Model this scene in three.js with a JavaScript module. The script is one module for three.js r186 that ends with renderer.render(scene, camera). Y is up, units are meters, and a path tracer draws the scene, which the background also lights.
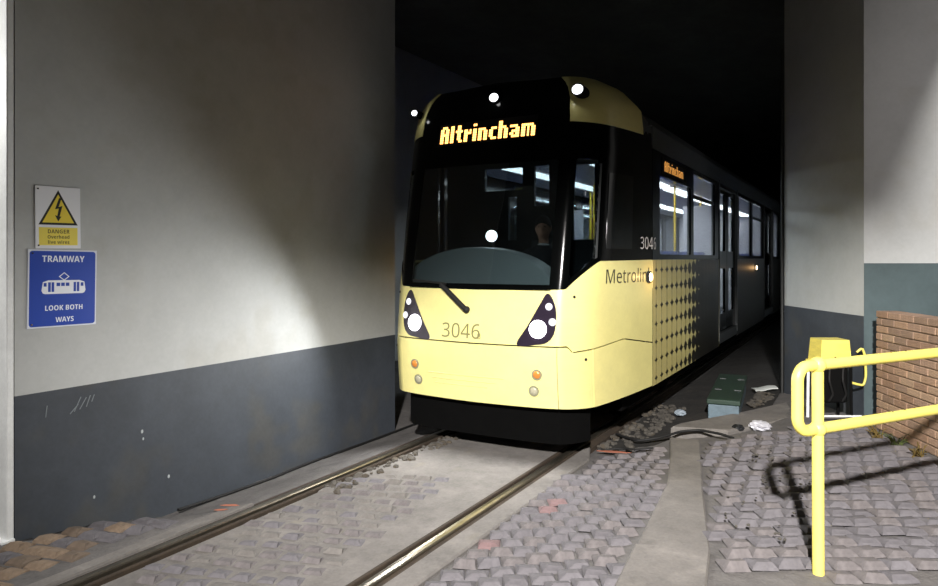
import * as THREE from 'three';
import { mergeGeometries, mergeVertices, toCreasedNormals } from 'three/addons/utils/BufferGeometryUtils.js';
import { RoundedBoxGeometry } from 'three/addons/geometries/RoundedBoxGeometry.js';
import { FontLoader } from 'three/addons/loaders/FontLoader.js';
import { RectAreaLightUniformsLib } from 'three/addons/lights/RectAreaLightUniformsLib.js';

// ---------------------------------------------------------------- camera, sky, lights, exposure
const scene = new THREE.Scene();
scene.background = new THREE.Color().setRGB(0.0035, 0.0038, 0.0045);      // night sky over the street
RectAreaLightUniformsLib.init();
const F = 690, EYE = 1.89;
const camera = new THREE.PerspectiveCamera(2 * Math.atan(293 / F) * 180 / Math.PI, 938 / 586, 0.05, 200);
camera.position.set(0, EYE, 0);
camera.rotation.set(0, Math.atan(396 / F), 0);
camera.setViewOffset(938, 586, 0, 35, 938, 586);                           // shifted lens: horizon above the middle
scene.add(camera);
const renderer = new THREE.WebGLRenderer({ antialias: true });
renderer.toneMapping = THREE.LinearToneMapping;
renderer.toneMappingExposure = 1.0;
renderer.shadowMap.enabled = true;

// the floodlight that lights the street end of the tunnel (its pole and head are built below)
const FLOOD = new THREE.Vector3(1.0, 5.2, 2.9), FLOOD_AIM = new THREE.Vector3(-1.1, 0.0, -8.9);
const flood = new THREE.SpotLight(new THREE.Color().setRGB(1, 0.96, 0.93), 780, 0, 0.70, 1, 2);
flood.position.copy(FLOOD); flood.target.position.copy(FLOOD_AIM);
flood.castShadow = true; flood.shadow.radius = 6; flood.shadow.mapSize.set(2048, 2048); flood.shadow.camera.near = 0.3;
scene.add(flood, flood.target);
const HEAD_POWER = 9.5, HEAD_ANGLE = 1.34;

// ---------------------------------------------------------------- helpers
function rng(seed) { let a = seed >>> 0; return () => { a = (a + 0x6D2B79F5) >>> 0; let t = a; t = Math.imul(t ^ (t >>> 15), t | 1); t ^= t + Math.imul(t ^ (t >>> 7), t | 61); return ((t ^ (t >>> 14)) >>> 0) / 4294967296; }; }
const R0 = rng(11);
const rr = (a, b, r = R0) => a + (b - a) * r();
const smooth = (a, b, x) => { const t = Math.min(1, Math.max(0, (x - a) / (b - a))); return t * t * (3 - 2 * t); };
const lerpT = (xs, ys, x) => { if (x <= xs[0]) return ys[0]; for (let i = 1; i < xs.length; i++) if (x <= xs[i]) return ys[i - 1] + (ys[i] - ys[i - 1]) * (x - xs[i - 1]) / (xs[i] - xs[i - 1]); return ys[ys.length - 1]; };
const taken = {};
function numbered(n) { if (!(n in taken)) { taken[n] = 0; return n; } return `${n}_${String(++taken[n]).padStart(3, '0')}`; }
const shadow = (o) => { o.castShadow = true; o.receiveShadow = true; return o; };
function thing(name, label, category, pos = [0, 0, 0], turn = 0, group) {
  const o = new THREE.Group(); o.name = numbered(name); o.position.set(...pos); o.rotation.y = turn;
  o.userData = { label, category }; if (group) o.userData.group = group; scene.add(o); return o;
}
function part(name, geo, mat, parent, label) { const m = shadow(new THREE.Mesh(geo, mat)); m.name = name; if (label) m.userData.label = label; parent.add(m); return m; }
function single(name, geo, mat, label, category, group) { const m = shadow(new THREE.Mesh(geo, mat)); m.name = numbered(name); m.userData = { label, category }; if (group) m.userData.group = group; scene.add(m); return m; }
function struct(name, geo, mat, label) { const m = geo ? shadow(new THREE.Mesh(geo, mat)) : new THREE.Group(); m.name = numbered(name); m.userData = { kind: 'structure', label, category: name.split('_')[0] }; scene.add(m); return m; }
function uvBox(g) {                                                       // uv in metres from the dominant axis
  const q = g.index ? g.toNonIndexed() : g; if (!q.attributes.normal) q.computeVertexNormals();
  const p = q.attributes.position, n = q.attributes.normal, uv = new Float32Array(p.count * 2);
  for (let i = 0; i < p.count; i++) {
    const ax = Math.abs(n.getX(i)), ay = Math.abs(n.getY(i)), az = Math.abs(n.getZ(i));
    const [a, b] = ay >= ax && ay >= az ? [p.getX(i), p.getZ(i)] : ax >= az ? [p.getZ(i), p.getY(i)] : [p.getX(i), p.getY(i)];
    uv[2 * i] = a; uv[2 * i + 1] = b;
  }
  q.setAttribute('uv', new THREE.BufferAttribute(uv, 2)); return q;
}
const box = (x0, x1, y0, y1, z0, z1) => uvBox(new THREE.BoxGeometry(x1 - x0, y1 - y0, z1 - z0).translate((x0 + x1) / 2, (y0 + y1) / 2, (z0 + z1) / 2));
const rbox = (x0, x1, y0, y1, z0, z1, r = 0.02) => uvBox(new RoundedBoxGeometry(x1 - x0, y1 - y0, z1 - z0, 2, r).translate((x0 + x1) / 2, (y0 + y1) / 2, (z0 + z1) / 2));
const V = (x, y, z) => new THREE.Vector3(x, y, z);
const tube = (pts, r, n = 40, k = 10, closed = false) => new THREE.TubeGeometry(new THREE.CatmullRomCurve3(pts, closed, 'catmullrom', 0.3), n, r, k, closed);
const rod = (a, b, r, k = 10) => { const d = b.clone().sub(a), g = new THREE.CylinderGeometry(r, r, d.length(), k); g.applyQuaternion(new THREE.Quaternion().setFromUnitVectors(V(0, 1, 0), d.clone().normalize())); return g.translate((a.x + b.x) / 2, (a.y + b.y) / 2, (a.z + b.z) / 2); };
const merge = (...g) => mergeGeometries(g.map((q) => { const w = q.index ? q.toNonIndexed() : q; for (const k of Object.keys(w.attributes)) if (!['position', 'normal', 'uv'].includes(k)) w.deleteAttribute(k); return w; }));

// ---------------------------------------------------------------- noise textures (tile over a given number of metres)
function noiseField(n, seed, octaves) {
  const r = rng(seed), out = new Float32Array(n * n);
  for (const [cells, amp] of octaves) {
    const g = new Float32Array(cells * cells).map(() => r());
    for (let y = 0; y < n; y++) for (let x = 0; x < n; x++) {
      const fx = x / n * cells, fy = y / n * cells, ix = Math.floor(fx), iy = Math.floor(fy);
      let a = fx - ix, b = fy - iy; a = a * a * (3 - 2 * a); b = b * b * (3 - 2 * b);
      const X = (ix + 1) % cells, Y = (iy + 1) % cells, G = (i, j) => g[j * cells + i];
      out[y * n + x] += amp * ((G(ix, iy) * (1 - a) + G(X, iy) * a) * (1 - b) + (G(ix, Y) * (1 - a) + G(X, Y) * a) * b - 0.5);
    }
  }
  return out;
}
function tex(n, fn, srgb, metres) {
  const d = new Uint8Array(n * n * 4);
  for (let y = 0; y < n; y++) for (let x = 0; x < n; x++) { const c = fn(x, y), i = (y * n + x) * 4; for (let k = 0; k < 3; k++) d[i + k] = Math.max(0, Math.min(255, c[k])); d[i + 3] = 255; }
  const t = new THREE.DataTexture(d, n, n); t.wrapS = t.wrapT = THREE.RepeatWrapping; t.magFilter = THREE.LinearFilter; t.minFilter = THREE.LinearMipmapLinearFilter; t.generateMipmaps = true;
  if (srgb) t.colorSpace = THREE.SRGBColorSpace;
  t.repeat.set(1 / metres, 1 / metres); t.needsUpdate = true; return t;
}
function grainy(col, amp, seed, { metres = 2, n = 256, rough = 0.85, bump = 0.004, oct = [[4, .5], [11, .5], [31, .35], [97, .3], [199, .25]], tint = null, metal = 0, extra = {} } = {}) {
  const f = noiseField(n, seed, oct), s = new THREE.Color(col), f2 = tint && noiseField(n, seed + 77, [[3, .7], [9, .6], [27, .4]]);
  const base = [s.r, s.g, s.b].map((c) => (c <= 0.0031308 ? c * 12.92 : 1.055 * c ** (1 / 2.4) - 0.055) * 255);
  const tc = tint && new THREE.Color(tint), tb = tint && [tc.r, tc.g, tc.b].map((c) => (c <= 0.0031308 ? c * 12.92 : 1.055 * c ** (1 / 2.4) - 0.055) * 255);
  const map = tex(n, (x, y) => { const k = 1 + amp * f[y * n + x] * 2; const m = tint ? smooth(0.12, 0.5, f2[y * n + x]) * 0.75 : 0; return base.map((b, i) => (b * (1 - m) + (tint ? tb[i] : 0) * m) * k); }, true, metres);
  const bm = tex(n, (x, y) => { const k = 128 + 150 * f[y * n + x]; return [k, k, k]; }, false, metres);
  return new THREE.MeshPhysicalMaterial({ map, bumpMap: bm, bumpScale: bump, roughness: rough, metalness: metal, ...extra });
}
const plain = (c, rough = 0.5, metal = 0, extra = {}) => new THREE.MeshPhysicalMaterial({ color: c, roughness: rough, metalness: metal, ...extra });
const glow = (r, g, b, k) => new THREE.MeshStandardMaterial({ color: 0x111111, emissive: new THREE.Color().setRGB(r, g, b), emissiveIntensity: k, roughness: 0.4 });

const M = {
  wall: grainy('#b4b6b4', 0.03, 3, { metres: 3, n: 512, bump: 0.001, rough: 0.75, tint: '#aeaea9' }),
  dado: grainy('#40454c', 0.08, 5, { metres: 3, n: 512, bump: 0.0015, rough: 0.6, tint: '#4a4a48' }),
  dado2: grainy('#4e5c5e', 0.06, 6, { metres: 3, bump: 0.0015, rough: 0.6 }),
  soffit: grainy('#5e5e5a', 0.1, 8, { metres: 3, rough: 0.95 }),
  tarmac: grainy('#5f5c5a', 0.13, 9, { metres: 1.5, n: 512, bump: 0.012, rough: 0.95 }),
  concrete: grainy('#716d69', 0.12, 10, { metres: 1.6, n: 512, bump: 0.006, rough: 0.9, tint: '#726d64' }),
  concreteDark: grainy('#4f4b45', 0.16, 12, { metres: 1.2, bump: 0.008, rough: 0.95, tint: '#4f4639' }),
  soil: grainy('#24211d', 0.3, 13, { metres: 1.1, bump: 0.02, rough: 1 }),  // soil colour darkened to carry the shade of the unlit tunnel ground
  rail: grainy('#8d8577', 0.1, 14, { metres: 0.7, rough: 0.28, bump: 0.0008, metal: 0.9 }),
  railSide: grainy('#3a2f23', 0.2, 15, { metres: 0.7, rough: 0.9, bump: 0.003 }),
  steelPost: grainy('#f2f4f3', 0.04, 16, { metres: 0.8, rough: 0.45, bump: 0.0008 }),
  mesh: plain('#9aa09d', 0.4, 0.7), fenceDark: grainy('#1c2621', 0.1, 17, { metres: 1, rough: 0.8 }),
  yellow: grainy('#e9e094', 0.025, 20, { metres: 1.5, rough: 0.32, bump: 0.0003, extra: { clearcoat: 0.5, clearcoatRoughness: 0.2 } }),
  railYellow: grainy('#f3e270', 0.05, 21, { metres: 0.4, rough: 0.4, bump: 0.0006 }),
  black: plain('#050606', 0.12, 0, { specularIntensity: 0.22 }),
  matt: plain('#080808', 0.9, 0, { specularIntensity: 0.3 }), under: grainy('#060606', 0.2, 23, { metres: 1, rough: 1, extra: { specularIntensity: 0.2 } }),
  rubber: plain('#101010', 0.7), silver: grainy('#46494a', 0.05, 24, { metres: 1, rough: 0.4, bump: 0.0004 }),
  glass: plain('#e2e8ea', 0.01, 0, { transmission: 1, thickness: 0, ior: 1.5 }),
  cabGlass: plain('#b8c0c2', 0.02, 0, { transmission: 1, thickness: 0, ior: 1.5 }),
  darkGlass: plain('#0a0e10', 0.04, 0, { specularIntensity: 0.5 }),
  lining: plain('#d3d3da', 0.6), cabLining: plain('#22282b', 0.7), dash: plain('#d0d3d3', 0.55), floorVinyl: plain('#3a3d46', 0.6), ceilingPanel: plain('#d5d5d8', 0.5),
  seatBlue: grainy('#3a4a86', 0.15, 26, { metres: 0.3, rough: 0.95 }), pole: plain('#e8c63a', 0.35), lens: plain('#2b2430', 0.12, 0, { clearcoat: 1 }),
  chrome: plain('#c9c9c9', 0.2, 1), print: plain('#3a3a2e', 0.5), printWhite: plain('#dcdcdc', 0.5), printGrey: plain('#7a774c', 0.5),
};

// ---------------------------------------------------------------- ground
const gRight = (x) => 0.2 * smooth(-2.35, -0.35, x);
const pitEdge = (x) => lerpT([-4.95, -4.79, -4.28, -4.1], [-2.45, -2.96, -3.49, -3.7], x);     // where the paving at the tunnel mouth ends
function ground(x, z) {
  if (x > -2.36) return gRight(x) - 0.03;
  if (x > -4.16) return -0.075;
  const inPit = smooth(0.0, 0.07, pitEdge(x) - z);
  return (1 - inPit) * -0.005 + inPit * (-0.075 - 0.135 * smooth(-4.2, -4.95, x));
}
{
  const xs = [], zs = []; for (let x = -14; x < -5.2; x += 0.8) xs.push(x); for (let x = -5.2; x < 1.6; x += 0.06) xs.push(x); for (let x = 1.6; x <= 9; x += 0.7) xs.push(x);
  for (let z = 9; z > -1.8; z -= 0.8) zs.push(z); for (let z = -1.8; z > -10; z -= 0.06) zs.push(z); for (let z = -10; z >= -41; z -= 1) zs.push(z);
  const nr = rng(5), pos = [], uv = [], idx = [];
  for (const z of zs) for (const x of xs) { pos.push(x, ground(x, z) + (nr() - 0.5) * 0.008, z); uv.push(x, z); }
  for (let j = 0; j < zs.length - 1; j++) for (let i = 0; i < xs.length - 1; i++) { const a = j * xs.length + i, b = a + 1, c = a + xs.length, d = c + 1; idx.push(a, b, c, b, d, c); }
  const g = new THREE.BufferGeometry(); g.setAttribute('position', new THREE.Float32BufferAttribute(pos, 3)); g.setAttribute('uv', new THREE.Float32BufferAttribute(uv, 2)); g.setIndex(idx); g.computeVertexNormals();
  struct('floor', g, M.tarmac, 'rough grey worn ground around the tram track and paving');
}
const floorObj = scene.getObjectByName('floor');
// irregular concrete slabs given as outlines (x, z)
function slab(pts, top, bottom, bevel = 0.012) {
  const s = new THREE.Shape(pts.map(([x, z]) => new THREE.Vector2(x, -z)));
  const g = new THREE.ExtrudeGeometry(s, { depth: top - bottom - bevel, bevelEnabled: true, bevelSize: bevel, bevelThickness: bevel, bevelSegments: 1, bevelOffset: -bevel });
  g.rotateX(-Math.PI / 2); g.translate(0, bottom, 0);
  return uvBox(g);
}
const RL = -4.01, RR = -2.51;                                             // rail heads
{
  const t = struct('floor', slab([[-3.86, 6], [-2.60, 6], [-2.60, -36], [-3.86, -36]], -0.012, -0.12), M.concrete, 'smooth concrete slab cast between the two tram rails');
  t.name = 'floor_001';
  struct('floor', slab([[-2.42, 6], [-2.25, 6], [-2.25, -6.2], [-2.42, -6.7]], 0.0, -0.1), M.concrete, 'concrete edging strip beside the outer tram rail');
  struct('floor', slab([[-4.26, 6], [-4.10, 6], [-4.10, -3.8], [-4.20, -3.62]], 0.0, -0.1), M.concrete, 'concrete edging strip beside the rail near the sign wall');
}
// rails: head, groove, guard lip, web
function rail(x, side, label) {
  const t = thing('tram_rail', label, 'rail', [x, 0, 0]);
  const bar = (pts) => { const g = new THREE.ExtrudeGeometry(new THREE.Shape(pts.map((p) => new THREE.Vector2(...p))), { depth: 42, bevelEnabled: false, curveSegments: 4 }); g.translate(0, 0, -36); return uvBox(g); };
  part('rail_head', bar([[-0.034, -0.08], [-0.034, -0.008], [-0.026, -0.001], [0, 0.002], [0.026, -0.001], [0.034, -0.008], [0.034, -0.08]]), M.rail, t, 'polished steel running surface');
  const i = side;                                                         // guard lip on the inner side
  part('guard_lip', bar([[i * 0.075, -0.08], [i * 0.075, -0.014], [i * 0.08, -0.008], [i * 0.1, -0.008], [i * 0.105, -0.014], [i * 0.105, -0.08]]), M.railSide, t);
  part('groove_floor', bar([[i * 0.034, -0.08], [i * 0.034, -0.05], [i * 0.075, -0.05], [i * 0.075, -0.08]]), M.railSide, t, 'dirty groove');
  part('rail_bed', bar([[-i * 0.034, -0.09], [-i * 0.034, -0.022], [-i * 0.12, -0.03], [-i * 0.12, -0.09]]), M.railSide, t, 'rusty brown filler along the rail');
  return t;
}
rail(RL, 1, 'grooved steel tram rail running beside the grey sign wall');
rail(RR, -1, 'grooved steel tram rail with bright worn head beside the broad paving');

// deterrent paving: every wedge block is a mesh of its own
const wedges = [0, 1, 2, 3, 4, 5].map((k) => {
  const r = rng(100 + k), a = 0.074, b = 0.074, e = 0.008, lo = 0.016, hi = rr(0.032, 0.046, r), px = rr(-0.016, 0.016, r), w = rr(0.034, 0.048, r);
  const P = [[-a, 0, b], [a, 0, b], [a, 0, -b], [-a, 0, -b], [-a + e, lo, b - e], [a - e, lo, b - e], [a - e, lo * 0.6, -b + e], [-a + e, lo * 0.6, -b + e], [px - w, hi, b * 0.5], [px + w, hi, b * 0.5], [px + w * 0.8, hi * 0.8, -b * 0.15], [px - w * 0.8, hi * 0.8, -b * 0.15]];
  const q = [[0, 1, 5, 4], [1, 2, 6, 5], [2, 3, 7, 6], [3, 0, 4, 7], [4, 5, 9, 8], [5, 6, 10, 9], [6, 7, 11, 10], [7, 4, 8, 11], [8, 9, 10, 11]], pos = [];
  for (const [A, B, C, D] of q) for (const n of [A, B, C, A, C, D]) pos.push(...P[n]);
  const g = new THREE.BufferGeometry(); g.setAttribute('position', new THREE.Float32BufferAttribute(pos, 3)); g.computeVertexNormals(); return uvBox(g);
});
const stone = [grainy('#656265', 0.15, 40, { metres: 0.5, n: 128, bump: 0.004, rough: 0.95, oct: [[5, .5], [17, .4], [51, .3]] }), grainy('#5f5c5f', 0.15, 41, { metres: 0.5, n: 128, bump: 0.004, rough: 0.95, oct: [[5, .5], [17, .4], [51, .3]] }), grainy('#696464', 0.15, 42, { metres: 0.5, n: 128, bump: 0.004, rough: 0.95, oct: [[5, .5], [17, .4], [51, .3]] })];
const redStone = grainy('#735e5e', 0.14, 43, { metres: 0.5, n: 128, bump: 0.004, rough: 0.95, oct: [[5, .5], [17, .4], [51, .3]] });
const brownStone = [grainy('#7d6c5b', 0.14, 44, { metres: 0.5, n: 128, bump: 0.004, rough: 0.95, oct: [[5, .5], [17, .4], [51, .3]] }), grainy('#6e6053', 0.14, 45, { metres: 0.5, n: 128, bump: 0.004, rough: 0.95, oct: [[5, .5], [17, .4], [51, .3]] }), stone[1]];
const inside = (poly, x, z) => { let c = false; for (let i = 0, j = poly.length - 1; i < poly.length; j = i++) { const [a, b] = poly[i], [d, e] = poly[j]; if ((b > z) !== (e > z) && x < (d - a) * (z - b) / (e - b) + a) c = !c; } return c; };
function paving(poly, label, { turn = 0, y = (x) => 0, mats = stone, px = 0.152, pz = 0.154, seed = 1, reds = null } = {}) {
  const g = struct('floor', null, null, label), r = rng(seed), c = Math.cos(turn), s = Math.sin(turn);
  const cx = poly.reduce((q, p) => q + p[0], 0) / poly.length, cz = poly.reduce((q, p) => q + p[1], 0) / poly.length;
  let n = 0;
  for (let j = -40; j <= 40; j++) for (let i = -40; i <= 40; i++) {
    const a = (i + (j & 1) * 0.5) * px, b = j * pz, x = cx + a * c + b * s, z = cz - a * s + b * c;
    if (!inside(poly, x, z) || n >= 300) continue;
    const red = reds && inside(reds, x, z) && r() < 0.25;
    const m = part(n ? `paving_block_${String(n).padStart(3, '0')}` : 'paving_block', wedges[Math.floor(r() * 6)], red ? redStone : mats[Math.floor(r() * mats.length)], g);
    m.position.set(x + rr(-.006, .006, r), y(x) + rr(-0.008, 0.004, r), z + rr(-.006, .006, r)); m.rotation.set(rr(-.05, .05, r), turn + rr(-.06, .06, r), rr(-.05, .05, r)); n++;
  }
  return n;
}
const yR = (x) => gRight(x) - 0.022;
const counts = [
  paving([[-2.24, -2.9], [-2.24, -6.25], [-1.85, -6.75], [-1.72, -6.9], [-1.36, -5.4], [-1.25, -4.1], [-1.0, -2.9]], 'grey raised wedge paving between the outer rail and the concrete strip', { y: yR, turn: 0.5, seed: 21, reds: [[-2.3, -3.2], [-2.3, -5.3], [-2.0, -5.0], [-2.0, -3.2]] }),
  paving([[-0.72, -4.0], [-1.02, -5.45], [-1.34, -6.95], [-0.9, -7.35], [-0.25, -8.2], [0.02, -7.9], [0.35, -7.2], [0.7, -6.2], [0.75, -5.2], [0.1, -4.25]], 'grey raised wedge paving between the concrete strip and the brick wall', { y: yR, turn: 0.52, seed: 22 }),
  paving([[-3.8, -2.4], [-3.84, -4.6], [-3.6, -5.0], [-3.1, -5.05], [-2.86, -3.6], [-2.86, -2.4]], 'grey worn wedge paving set between the two rails', { y: () => -0.028, turn: 0.3, seed: 23, mats: [M.concrete, stone[2], stone[0]] }),
  paving([[-4.93, -2.5], [-4.8, -2.93], [-4.33, -3.4], [-4.3, -1.9], [-4.93, -1.7]], 'brownish raised wedge paving in the corner below the wall signs', { y: () => -0.004, mats: brownStone, turn: 0.2, seed: 24 }),
];
console.log('paving', counts.join(' '));
// concrete strip between the two paved areas, in four cast lengths
{
  const L = [[-1.05, -2.6], [-1.2, -4.1], [-1.33, -5.38], [-1.5, -6.2], [-1.69, -6.98]], Rr = [[-0.55, -2.6], [-0.79, -4.24], [-1.07, -5.44], [-1.23, -6.2], [-1.41, -7.02]];
  const s = struct('trim_1', null, null, 'plain concrete strip dividing the two areas of wedge paving');
  for (let k = 0; k < 4; k++) {
    const g = slab([[L[k][0], L[k][1] - 0.006], [Rr[k][0], Rr[k][1] - 0.006], [Rr[k + 1][0], Rr[k + 1][1] + 0.006], [L[k + 1][0], L[k + 1][1] + 0.006]], 0.03, -0.1);
    const cx = (L[k][0] + Rr[k + 1][0]) / 2; g.translate(0, gRight(cx) - 0.012, 0);
    part(k ? `concrete_length_00${k}` : 'concrete_length', g, M.concrete, s);
  }
  struct('trim_2', slab([[-1.74, -7.22], [-1.7, -7.42], [-1.2, -8.35], [-0.82, -9.15], [-0.66, -8.4], [-0.95, -7.7], [-1.2, -7.35]], 0.15, -0.1, 0.02), M.concrete, 'low broken concrete kerb slab in front of the green box');
}
{ // soil along the tram side, darkened to stand in for the unlit tunnel
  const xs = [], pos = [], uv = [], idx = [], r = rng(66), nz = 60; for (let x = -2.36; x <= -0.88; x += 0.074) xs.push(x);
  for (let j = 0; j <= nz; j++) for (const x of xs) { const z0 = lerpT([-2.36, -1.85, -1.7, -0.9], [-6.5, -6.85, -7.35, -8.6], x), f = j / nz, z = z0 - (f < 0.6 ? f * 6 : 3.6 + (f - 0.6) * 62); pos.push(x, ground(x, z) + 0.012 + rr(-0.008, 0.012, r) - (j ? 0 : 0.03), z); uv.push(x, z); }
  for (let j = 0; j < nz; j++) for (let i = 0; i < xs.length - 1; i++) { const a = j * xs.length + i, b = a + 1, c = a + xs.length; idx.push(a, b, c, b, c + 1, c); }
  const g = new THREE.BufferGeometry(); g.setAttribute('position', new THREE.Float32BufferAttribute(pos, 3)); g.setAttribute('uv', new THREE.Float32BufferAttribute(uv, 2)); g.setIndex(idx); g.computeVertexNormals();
  struct('floor', g, M.soil, 'soil between the tram and the tunnel pier, coloured dark as unlit ground');
}
// spray paint on the ground
function spray(cx, cz, y, len, wid, turn, seed, label) {
  const r = rng(seed), s = new THREE.Shape(); for (let i = 0; i < 18; i++) { const a = i / 18 * Math.PI * 2, k = rr(0.75, 1.15, r); const x = Math.cos(a) * len * k, z = Math.sin(a) * wid * k; i ? s.lineTo(x, z) : s.moveTo(x, z); }
  const g = new THREE.ExtrudeGeometry(s, { depth: 0.003, bevelEnabled: false }); g.rotateX(-Math.PI / 2); g.rotateY(turn); g.translate(cx, y, cz);
  part('paint_mark', g, plain('#a5654e', 0.95), floorObj, label);
}
spray(-4.20, -3.66, 0.002, 0.07, 0.018, 0.5, 1, 'orange sprayed paint mark');
spray(-4.19, -3.56, 0.002, 0.05, 0.014, 0.7, 3, 'orange sprayed paint mark');
spray(-2.10, -6.46, 0.022, 0.16, 0.03, 0.3, 2, 'orange sprayed paint mark');

// ---------------------------------------------------------------- tunnel shell
{
  const DL = 0.96;
  const w = struct('wall_left', box(-5.3, -4.95, DL, 6.2, -6.82, -2.5), M.wall, 'pale grey painted tunnel wall carrying the tramway signs');
  part('painted_dado', box(-5.3, -4.95, -0.5, DL, -6.82, -2.5), M.dado, w, 'dark slate paint band along the foot of the wall');
  // scraped and chalked marks on the dado
  const r = rng(9), strokes = [[-2.9, .78, -2.95, .88], [-2.94, .79, -2.99, .87], [-2.99, .8, -3.02, .88], [-2.87, .77, -2.93, .83], [-2.70, .78, -2.71, .86], [-3.03, .83, -3.05, .88]];
  strokes.forEach(([z0, y0, z1, y1], i) => part('chalk_mark', rod(V(-4.9495, y0, z0), V(-4.9495, y1, z1), 0.0035, 5), plain('#7d8488', 0.9), w, i ? undefined : 'pale scraped stroke'));
  for (const [z, y, a] of [[-3.44, .52, .012], [-3.45, .46, .009], [-3.68, .1, .012], [-3.05, .12, .01]]) part('paint_chip', new THREE.SphereGeometry(a, 6, 5).scale(0.15, 1.3, 1).translate(-4.95, y, z), plain('#a9afb0', 0.9), w);
  struct('wall_left', box(-8.6, -8.3, -0.5, 6.2, -38, -2.9), M.wall, 'set back side wall of the tunnel behind the sign wall');
  struct('wall_back', box(-8.6, 7, -0.6, 6.2, -38.4, -38), M.soffit, 'concrete end of the tunnel far behind the tram');
  struct('ceiling', box(-8.6, 7, 6.2, 6.6, -38.4, -2.5), M.soffit, 'grey concrete soffit high over the track');
  struct('ceiling', slab([[0.91, -2.5], [0.91, 0.90], [0.36, 1.21], [0.0, 2.2], [-0.6, 4.2], [-9, 4.2], [-9, -2.5]], 5.2, 4.66), M.soffit, 'unseen canopy slab over the street, added and shaped to shade the upper walls');  // unseen slab added; edges shaped to keep the floodlight off upper walls and roof
  struct('trim_3', box(-5.3, 7, 5.2, 6.6, -2.5, -2.2), M.soffit, 'concrete lintel over the tunnel mouth');
  struct('wall_front', box(-14, -5.3, -0.5, 6.6, -2.9, -2.6), M.fenceDark, 'dark street front beyond the mesh fence');
  // right: pier face, front face, tunnel face from one prism
  const N = [-0.01, -8.40], Fp = [-0.91, -9.84], c = 0.867, s = 0.4985, E = [N[0] + 7 * c, N[1] - 7 * s];
  const prism = (y0, y1) => { const g = new THREE.ExtrudeGeometry(new THREE.Shape([N, E, [E[0], -38], [Fp[0], -38], Fp].map(([x, z]) => new THREE.Vector2(x, -z))), { depth: y1 - y0, bevelEnabled: false }); g.rotateX(-Math.PI / 2); g.translate(0, y0, 0); return uvBox(g); };
  const wr = struct('wall_right', prism(-0.4, 6.2), M.wall, 'pale grey painted pier and street wall right of the track');
  const skin = (a, b, y1, mat, name, label) => { const dx = b[0] - a[0], dz = b[1] - a[1], l = Math.hypot(dx, dz); const g = box(0, l, 0, y1 + 0.3, -0.002, 0.004); g.rotateY(-Math.atan2(dz, dx)); g.translate(a[0], -0.3, a[1]); part(name, g, mat, wr, label); };
  skin(Fp, N, 1.275, M.dado, 'painted_dado', 'dark slate paint band on the pier face');
  skin(N, E, 1.835, M.dado2, 'painted_dado', 'grey green paint band on the street face');
  // thin conduit down the far edge of the pier
  single('conduit', rod(V(-0.935, 0.0, -9.82), V(-0.935, 4.6, -9.82), 0.018), plain('#2b2c2b', 0.6), 'thin dark conduit running down the far edge of the pier', 'pipe');
}
// galvanised end post and mesh fence at the street end of the sign wall
{
  const t = thing('fence_post', 'white steel post closing the street end of the sign wall', 'post', [-5.015, -0.01, -2.47]);
  part('post', rbox(-0.08, 0.062, 0, 4.66, -0.028, 0.02, 0.008), M.steelPost, t);
  part('foot_plate', rbox(-0.09, 0.075, 0, 0.02, -0.028, 0.06, 0.005), M.steelPost, t);
  const f = thing('mesh_fence', 'welded mesh fence fixed to the white end post', 'fence', [-5.13, 0, -2.44]);
  for (let k = 0; k < 17; k++) part('wire', rod(V(0, 0.08 + k * 0.262, 0), V(-2.2, 0.08 + k * 0.262, 0), 0.008, 6), M.mesh, f);
  for (let k = 0; k < 14; k++) part('wire', rod(V(-0.12 - k * 0.15, 0, -0.012), V(-0.12 - k * 0.15, 4.6, -0.012), 0.005, 6), M.mesh, f);
  for (let k = 0; k < 17; k++) part('clip', rbox(-0.03, 0.02, 0.06 + k * 0.262, 0.1 + k * 0.262, -0.012, 0.02, 0.004), M.mesh, f, k ? undefined : 'small steel fixing clip');
}

// bracket lamp on the street front beside the fence, outside the picture
{
  const t = thing('wall_lamp', 'bracket lamp fixed to the dark street front beside the mesh fence', 'lamp', [-6.1, 3.3, -2.6]);
  part('wall_plate', rbox(-0.06, 0.06, -0.1, 0.1, 0, 0.03, 0.01), M.matt, t); part('arm', rod(V(0, 0, 0.02), V(0, 0.1, 1.35), 0.018), M.matt, t);
  part('lamp_shade', new THREE.CylinderGeometry(0.05, 0.14, 0.1, 20, 1, true).translate(0, 0.06, 1.35), M.matt, t); part('bulb', new THREE.SphereGeometry(0.055, 14, 10).translate(0, -0.01, 1.35), glow(1, 0.98, 0.95, 12), t);
  const l = new THREE.PointLight(new THREE.Color().setRGB(1, 0.98, 0.95), 14); l.position.set(0, -0.09, 1.35); l.castShadow = true; l.shadow.radius = 3; t.add(l);
}
// ---------------------------------------------------------------- wall signs
function canvas(w, h, draw) { const c = document.createElement('canvas'); c.width = w; c.height = h; draw(c.getContext('2d')); const t = new THREE.CanvasTexture(c); t.colorSpace = THREE.SRGBColorSpace; return t; }
function wallSign(name, label, w, h, y, z, t, edge, tilt) {
  const s = thing(name, label, 'sign', [-4.95, y, z]); s.rotation.set(tilt, 0, 0);
  part('plate', box(0.0, 0.006, -h / 2, h / 2, -w / 2, w / 2), plain(edge, 0.45), s);
  const face = new THREE.PlaneGeometry(w - 0.002, h - 0.002); face.rotateY(Math.PI / 2); face.translate(0.0068, 0, 0);
  part('printed_face', face, new THREE.MeshPhysicalMaterial({ map: t, roughness: 0.4 }), s);
  for (const a of [-1, 1]) part('screw', new THREE.CylinderGeometry(0.006, 0.006, 0.004, 8).rotateZ(Math.PI / 2).translate(0.0085, a * h * 0.45, w * 0.44), M.chrome, s);
  return s;
}
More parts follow.
